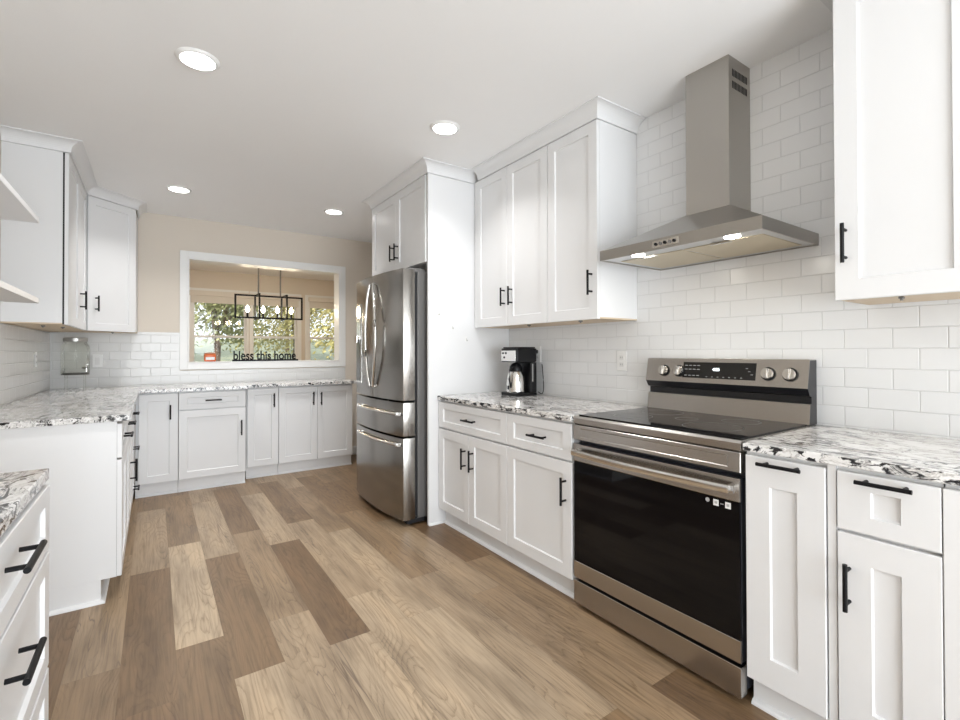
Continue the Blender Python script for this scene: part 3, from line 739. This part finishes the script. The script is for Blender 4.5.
bm = B(); box(bm, hx - .0015, hx - .0002, 1.175, 1.305, hz0 + .010, hz1 - .010, .0005); cp = obj('control_strip', bm, M_chrome, can)
for k in range(5):
    y = 1.195 + k * .0225; bm = B(); tube(bm, (hx - .0017, y, (hz0 + hz1) / 2), (hx - .006, y, (hz0 + hz1) / 2), .0068, 16); bt_ = obj('button', bm, M_blackp if k % 2 == 0 else M_fside, cp, True)
bm = B(); box(bm, cx0, ww, cy0, cy1, 1.8825, H - .001, .001); chm = obj('chimney', bm, M_hood, HD)
bm = B()
for z0, z1 in ((2.475, 2.508), (2.420, 2.453)):
    for k in range(11):
        x = cx0 + .030 + k * .0125; box(bm, x, x + .0055, cy0 - .0012, cy0 - .0002, z0, z1)
obj('vent_slots', bm, M_dark, chm)

# ------------------------------------------------------------------ coffee maker
K = root('coffee_maker', (2.12, 2.65, .914), 'black drip coffee maker with a stainless thermal carafe, on the worktop', 'coffee maker')
x0, x1, y0, y1, zb = 2.045, 2.225, 2.560, 2.745, .9145
bm = B(); box(bm, x0, x1, y0, y1, zb, zb + .022, .005); obj('base', bm, M_blackp, K)
bm = B(); box(bm, x0 + .122, x1, y0 + .002, y1 - .002, zb + .0225, zb + .236, .006); tank = obj('water_tank', bm, M_blackp, K)
bm = B(); box(bm, x0 + .136, x0 + .146, y0 + .0005, y0 + .0018, zb + .10, zb + .225)
obj('level_window', bm, mat('level_window_grey', (.38, .38, .37), .25), tank)
bm = B(); box(bm, x0 - .002, x1, y0, y1, zb + .2365, zb + .335, .012); hd = obj('brew_head', bm, M_blackp, K)
bm = B(); box(bm, x0 - .0055, x0 - .0022, y0 + .012, y1 - .008, zb + .244, zb + .318, .001); fp = obj('control_panel', bm, M_chrome, hd)
for yy, zz in ((2.715, .30), (2.68, .30), (2.70, .27)):
    bm = B(); tube(bm, (x0 - .0056, yy, zb + zz), (x0 - .0085, yy, zb + zz), .0075, 14); obj('button', bm, M_blackp, fp)
bm = B(); box(bm, x0 + .01, x1 - .005, y0 + .012, y1 - .012, zb + .3355, zb + .343, .003); obj('lid', bm, M_blackp, hd)
cx, cyy = x0 + .060, 2.650
bm = B(); lathe(bm, (cx, cyy, zb), [(.064, .0228), (.069, .030), (.068, .09), (.061, .14), (.049, .170)], 32); car = obj('carafe', bm, M_chrome, K, True)
bm = B(); lathe(bm, (cx, cyy, zb), [(.045, .1702), (.047, .182), (.044, .205), (.028, .225), (.012, .232)], 28); obj('carafe_lid', bm, M_blackp, car, True)
bm = B(); path_tube(bm, [(cx - .046, cyy - .02, zb + .195), (cx - .078, cyy - .03, zb + .185), (cx - .084, cyy - .032, zb + .12), (cx - .066, cyy - .026, zb + .060)], .006, 8); obj('carafe_handle', bm, M_blackp, car, True)
bm = B(); box(bm, cx - .0725, cx - .066, cyy - .008, cyy + .008, zb + .045, zb + .072, .002); obj('emblem', bm, M_blackp, car)
bm = B(); pts = []
for k in range(29):
    t = k / 28; a = t * 2.6 * PI
    pts.append((2.232 + .03 * t + .008 * math.sin(a * .7), 2.555 - .012 * math.sin(a) - .035 * t * (1 - t) * 4, .94 + .24 * t - .05 * math.sin(a)))
path_tube(bm, pts, .003, 6); obj('power_cord', bm, M_blackp, K, True)

# ------------------------------------------------------------------ outlets
def outlet(loc, nrm, label, plug=False, decora=False, slim=False):
    O = Vector(loc); r = root('wall_outlet', loc, label, 'outlet'); nx = Vector(nrm); u = Vector((0, 0, 1)).cross(nx)
    def bx(bm, a0, a1, b0, b1, n0, n1, bev=.0):
        p = O + u * a0 + Vector((0, 0, b0)) + nx * n0; q = O + u * a1 + Vector((0, 0, b1)) + nx * n1
        box(bm, min(p.x, q.x), max(p.x, q.x), min(p.y, q.y), max(p.y, q.y), min(p.z, q.z), max(p.z, q.z), bev)
    bm = B(); bx(bm, -.036, .036, -.058, .058, .0005, .0065, .0015); pl = obj('cover_plate', bm, M_outlet, r)
    bm = B()
    if decora: bx(bm, -.017, .017, -.033, .033, .0067, .010, .001)
    else:
        bx(bm, -.017, .017, .008, .034, .0067, .009, .001); bx(bm, -.017, .017, -.034, -.008, .0067, .009, .001)
    rc = obj('rocker' if decora else 'receptacle', bm, mat('receptacle_white', (.74, .74, .73), .35), pl)
    if not decora:
        bm = B()
        for z in (.021, -.021):
            for s in (-.006, .006): bx(bm, s - .001, s + .001, z - .004, z + .005, .0091, .0096)
        obj('slot', bm, M_shadow_slot, rc)
    if plug:
        bm = B(); bx(bm, -.013, .013, .006, .032, .0098, .040, .004); solo('power_plug', bm, M_blackp, 'black power plug of the coffee maker in the wall outlet', 'plug', tuple(O + nx * .02))
outlet((XR - .0005, 1.873, 1.168), (-1, 0, 0), 'white wall outlet between the coffee maker and the range')
outlet((XR - .0005, 2.640, 1.205), (-1, 0, 0), 'white wall outlet behind the coffee maker', plug=True)
outlet((XL + .0125, 4.92, 1.175), (1, 0, 0), 'white outlet on the left tiled wall under the cabinets')
outlet((-.42, YB - .0095, 1.15), (0, -1, 0), 'white switch plate on the end wall behind the glass dispenser', decora=True)

# ------------------------------------------------------------------ adhesive hooks on the fridge panel
for (x, z), lab in zip(((1.662, 1.503), (1.778, 1.406), (1.899, 1.320)), ('top adhesive hook on the tall side panel', 'middle adhesive hook on the tall side panel', 'lowest adhesive hook on the tall side panel')):
    r = root('wall_hook', (x, 2.985, z), 'clear ' + lab, 'hook', 'adhesive hooks on the side panel'); M_hook = M_outlet
    bm = B(); box(bm, x - .008, x + .008, 2.9825, 2.9857, z - .018, z + .018, .001); obj('back_plate', bm, M_hook, r)
    bm = B(); path_tube(bm, [(x, 2.982, z + .004), (x, 2.976, z - .010), (x, 2.968, z - .014), (x, 2.963, z - .006)], .0028, 8); obj('prong', bm, M_chrome, r, True)

# under-cabinet light clips
for (x, y), lab in zip(((-.60, 4.25), (-.52, 4.40), (-.30, 5.33), (2.03, .50), (2.06, 2.45), (2.03, 1.95)),
        ('small dark clip under the left wall cabinet, nearer the wall', 'small dark clip under the left wall cabinet, nearer the door', 'small dark clip under the end wall cabinet',
         'small dark metal clip under the large right wall cabinet', 'small dark clip under the two-door wall cabinet above the coffee maker', 'small dark clip under the one-door wall cabinet by the hood')):
    bm = B(); box(bm, x - .011, x + .011, y - .006, y + .006, ZU - .004, ZU + .0038, .001); tube(bm, (x, y, ZU - .010), (x, y, ZU - .004), .004, 10)
    solo('cable_clip', bm, M_fside, lab, 'clip', (x, y, ZU + .0038), 'clips under the wall cabinets')

# ------------------------------------------------------------------ glass beverage dispenser on its stand
dx, dy, dz = -.545, 5.30, 1.046
r = root('dispenser_stand', (dx, dy, .914), 'thin clear stand holding the glass drink dispenser', 'stand')
for a in (PI / 4, 3 * PI / 4, 5 * PI / 4, 7 * PI / 4):
    bm = B(); tube(bm, (dx + .085 * math.cos(a), dy + .085 * math.sin(a), .9145), (dx + .085 * math.cos(a), dy + .085 * math.sin(a), dz - .006), .003, 8)
    obj('leg', bm, M_jar, r)
bm = B(); lathe(bm, (dx, dy, 0), [(.092, dz - .006), (.094, dz - .003), (.092, dz - .001)], 32); obj('top_ring', bm, M_fside, r, True)
r = root('drink_dispenser', (dx, dy, dz), 'ribbed glass drink dispenser jar with a lid and metal spigot, in the left corner', 'dispenser')
bm = B(); seg = 48
prof = [(.088, .0), (.094, .006), (.094, .034), (.090, .040), (.094, .048), (.0945, .12), (.0945, .20), (.092, .235), (.080, .252), (.074, .262), (.074, .272)]
prev = None
for rr, h in prof:
    ring = [bm.verts.new((dx + (rr + (.0012 if (k % 2 and .05 < h < .24) else 0)) * math.cos(2 * PI * k / seg), dy + (rr + (.0012 if (k % 2 and .05 < h < .24) else 0)) * math.sin(2 * PI * k / seg), dz + h)) for k in range(seg)]
    if prev:
        for k in range(seg): bm.faces.new((prev[k], prev[(k + 1) % seg], ring[(k + 1) % seg], ring[k]))
    else: bm.faces.new(ring[::-1])
    prev = ring
jar = obj('jar', bm, M_jar, r, True)
bm = B(); lathe(bm, (dx, dy, dz), [(.070, .272), (.080, .273), (.081, .300), (.074, .306), (.01, .308)], 36); obj('lid', bm, mat('jar_lid', (.45, .44, .42), .3, .6), r, True)
bm = B(); lathe(bm, (dx, dy, dz), [(.084, .0005), (.086, .007), (.075, .010), (.01, .010)], 32); obj('base_ring', bm, M_fside, r, True)
bm = B(); sx, sy = dx + .070, dy - .070
tube(bm, (dx + .055, dy - .070, dz + .055), (sx + .012, sy - .040, dz + .055), .009, 12); tube(bm, (sx + .010, sy - .034, dz + .055), (sx + .010, sy - .034, dz + .020), .007, 12)
tube(bm, (sx + .010, sy - .034, dz + .060), (sx + .010, sy - .034, dz + .082), .004, 10); box(bm, sx - .006, sx + .026, sy - .038, sy - .030, dz + .080, dz + .086, .002); obj('spigot', bm, M_chrome, r, True)

# ------------------------------------------------------------------ things on the pass-through sill
SZ = OZ0 + .0085
S = root('word_sign', (.99, YB + .02, SZ), 'black cut-out word sign reading bless this home, on the pass-through sill', 'sign')
bm = B(); box(bm, .668, 1.322, YB + .005, YB + .040, SZ, SZ + .018, .001); obj('sign_base', bm, M_black, S)
bm = text_mesh('bless this home', .142, .008, .80, .020)
xs_ = [v.co.x for v in bm.verts]; w_ = max(xs_) - min(xs_); mid = (max(xs_) + min(xs_)) / 2
for v in bm.verts: v.co = Vector(((v.co.x - mid) * .622 / w_ + .990, YB + .022 - v.co.z, SZ + .016 + v.co.y * .95))
# small serifs under the upright strokes
obj('letters', bm, M_black, S)
Cn = root('jar_candle', (.472, YB + .035, SZ), 'small orange glass candle with a pale label, on the pass-through sill', 'candle')
bm = B(); box(bm, .416, .520, YB + .005, YB + .085, SZ, SZ + .080, .012); jc = obj('glass', bm, mat('orange_glass', (.62, .14, .045), .15), Cn, True)
bm = B(); box(bm, .428, .506, YB + .003, YB + .0048, SZ + .018, SZ + .046); obj('paper_label', bm, M_stick, jc)
bm = B(); box(bm, .420, .516, YB + .009, YB + .081, SZ + .0805, SZ + .092, .004); obj('lid', bm, mat('candle_rim', (.50, .20, .10), .3), Cn)

# ------------------------------------------------------------------ dining chandelier
YC_ = 7.2
L0 = root('chandelier', (1.32, YC_, 2.0), 'black rectangular cage chandelier with candle bulbs hanging in the dining room', 'chandelier')
def bar(bm, p, q, w=.011):
    box(bm, min(p[0], q[0]) - w, max(p[0], q[0]) + w, min(p[1], q[1]) - w, max(p[1], q[1]) + w, min(p[2], q[2]) - w, max(p[2], q[2]) + w)
za, zb_ = 1.700, 2.005
bm = B(); xa, xb = .895, 1.755
for y in (YC_,):
    bar(bm, (xa, y, za), (xb, y, za)); bar(bm, (xa, y, zb_), (xb, y, zb_)); bar(bm, (xa, y, za), (xa, y, zb_)); bar(bm, (xb, y, za), (xb, y, zb_))
obj('long_frame', bm, M_black, L0)
for x in (1.165, 1.515):
    bm = B(); d = .17; e = .010
    for z in (za - e, zb_ + e): bar(bm, (x, YC_ - d, z), (x, YC_ + d, z), .0105)
    for y in (YC_ - d, YC_ + d): bar(bm, (x, y, za - e), (x, y, zb_ + e), .0105)
    obj('cross_frame', bm, M_black, L0)
for x in (1.18, 1.465):
    bm = B(); tube(bm, (x, YC_, zb_ + .011), (x, YC_, H - .021), .010, 10); obj('rod', bm, M_fside, L0)
bm = B(); box(bm, 1.12, 1.53, YC_ - .05, YC_ + .05, H - .02, H - .0005, .004); obj('canopy_plate', bm, M_black, L0)
for x in (1.045, 1.240, 1.425, 1.61):
    bm = B(); tube(bm, (x, YC_, za + .011), (x, YC_, za + .07), .014, 12); c = obj('candle_socket', bm, M_black, L0, True)
    bm = B(); lathe(bm, (x, YC_, za + .0705), [(.008, 0), (.024, .025), (.027, .045), (.018, .075), (.004, .098)], 16); obj('bulb', bm, M_bulb, c, True)
    lamp('bulb_light', 'POINT', (x, YC_, za + .12), (0, 0, 0), 5, (1, .84, .62), shadow_soft_size=.05)
for x, y in ((.4, 6.6), (2.6, 6.6)):
    lamp('dining_fill', 'AREA', (x, y, H - .014), (0, 0, 0), 10, (1, .9, .76), shape='DISK', size=.14)  # added fill lamps that brighten the dining room, no fixtures there

# ------------------------------------------------------------------ outside: lawn, hedge bank, trees
def leafy(name, col1, col2):
    m = mat(name, col1, .6)
    n = noise(m, wpos(m), 3.0, 3); c = ramp(m, [(.35, col1), (.65, col2)]); L(m, n, c.inputs[0]); L(m, c.outputs[0], bsdf(m).inputs['Base Color'])
    bsdf(m).inputs['Subsurface Weight'].default_value = 0
    return m
M_leaf = [leafy('leaves_green', (.14, .18, .06), (.28, .30, .12)), leafy('leaves_yellow', (.36, .34, .12), (.52, .44, .20)), leafy('leaves_olive', (.20, .22, .10), (.36, .36, .17))]
M_bark = painted('bark', (.14, .10, .075), .9)
M_grass = leafy('lawn_green', (.17, .20, .13), (.27, .29, .18))
M_sid = painted('neighbour_siding', (.50, .56, .52), .8)
bm = B(); prism(bm, [(YD + .2, -.5), (YD + .2, -.3), (11.0, -.25), (16.0, .55), (24.0, 1.75), (40.0, 2.2), (40.0, -.5)], -30, 40, 'y')
for v in bm.verts: v.co = Vector((v.co.y, v.co.x, v.co.z))
struct('ground', bm, M_grass)
def tree(x, y, h, rad, m, n, label, seed, lowest=1.75):
    rd = random.Random(seed); r = root('garden_tree', (x, y, -.3), label, 'tree')
    bm = B(); tops = []
    path_tube(bm, [(x, y, -.3), (x + .05, y, h * .3), (x - .08, y + .05, h * .6), (x + .05, y, h * .85)], .07, 10)
    for k in range(9):
        a = rd.random() * 6.28; z0 = h * (.38 + .4 * rd.random()); q = (x + rad * .75 * math.cos(a), y + rad * .75 * math.sin(a), z0 + rad * .5)
        mid = (x + rad * .35 * math.cos(a + .3), y + rad * .35 * math.sin(a + .3), z0 + rad * .15)
        path_tube(bm, [(x, y, z0), mid, q], .04, 6); tops += [q, mid]
    obj('trunk', bm, M_bark, r, True)
    bm = B(); blobs = [Vector((x + rd.gauss(0, rad * .42), y + rd.gauss(0, rad * .42), max(lowest, h * .66 + rd.gauss(0, h * .26)))) for _ in range(26)] + [Vector(t) for t in tops]
    for _ in range(n):
        c = rd.choice(blobs) + Vector((rd.gauss(0, 1), rd.gauss(0, 1), rd.gauss(0, .8))) * rad * .22
        s = .032 + .035 * rd.random(); ax = Vector((rd.gauss(0, 1), rd.gauss(0, 1), rd.gauss(0, 1))).normalized(); u = ax.orthogonal().normalized(); w = ax.cross(u)
        vs = [bm.verts.new(c + u * s), bm.verts.new(c + w * s * .5), bm.verts.new(c - u * s), bm.verts.new(c - w * s * .5)]
        bm.faces.new(vs)
    me = bpy.data.meshes.new('foliage'); bmesh.ops.translate(bm, vec=-ORG[r.name], verts=bm.verts); bm.to_mesh(me); bm.free(); me.materials.append(m)
    o = bpy.data.objects.new('foliage', me); C.objects.link(o); o.parent = r
tree(1.15, 12.6, 4.6, 1.4, M_leaf[2], 14000, 'green tree outside the left dining window', 1)
tree(3.8, 16.6, 5.2, 1.6, M_leaf[1], 14000, 'yellow-green tree outside the middle dining window', 2)
tree(4.6, 12.3, 3.6, 1.05, M_leaf[1], 15000, 'bright yellowish tree outside the right dining window', 3, .6)
tree(-.4, 17.5, 6.0, 1.7, M_leaf[2], 8000, 'olive tree farther back on the left of the garden', 4)
tree(4.4, 20.5, 6.4, 1.7, M_leaf[2], 8000, 'tall olive tree behind the middle of the garden', 5)
tree(9.6, 18.0, 6.4, 1.8, M_leaf[0], 8000, 'green tree farther back on the right of the garden', 6)
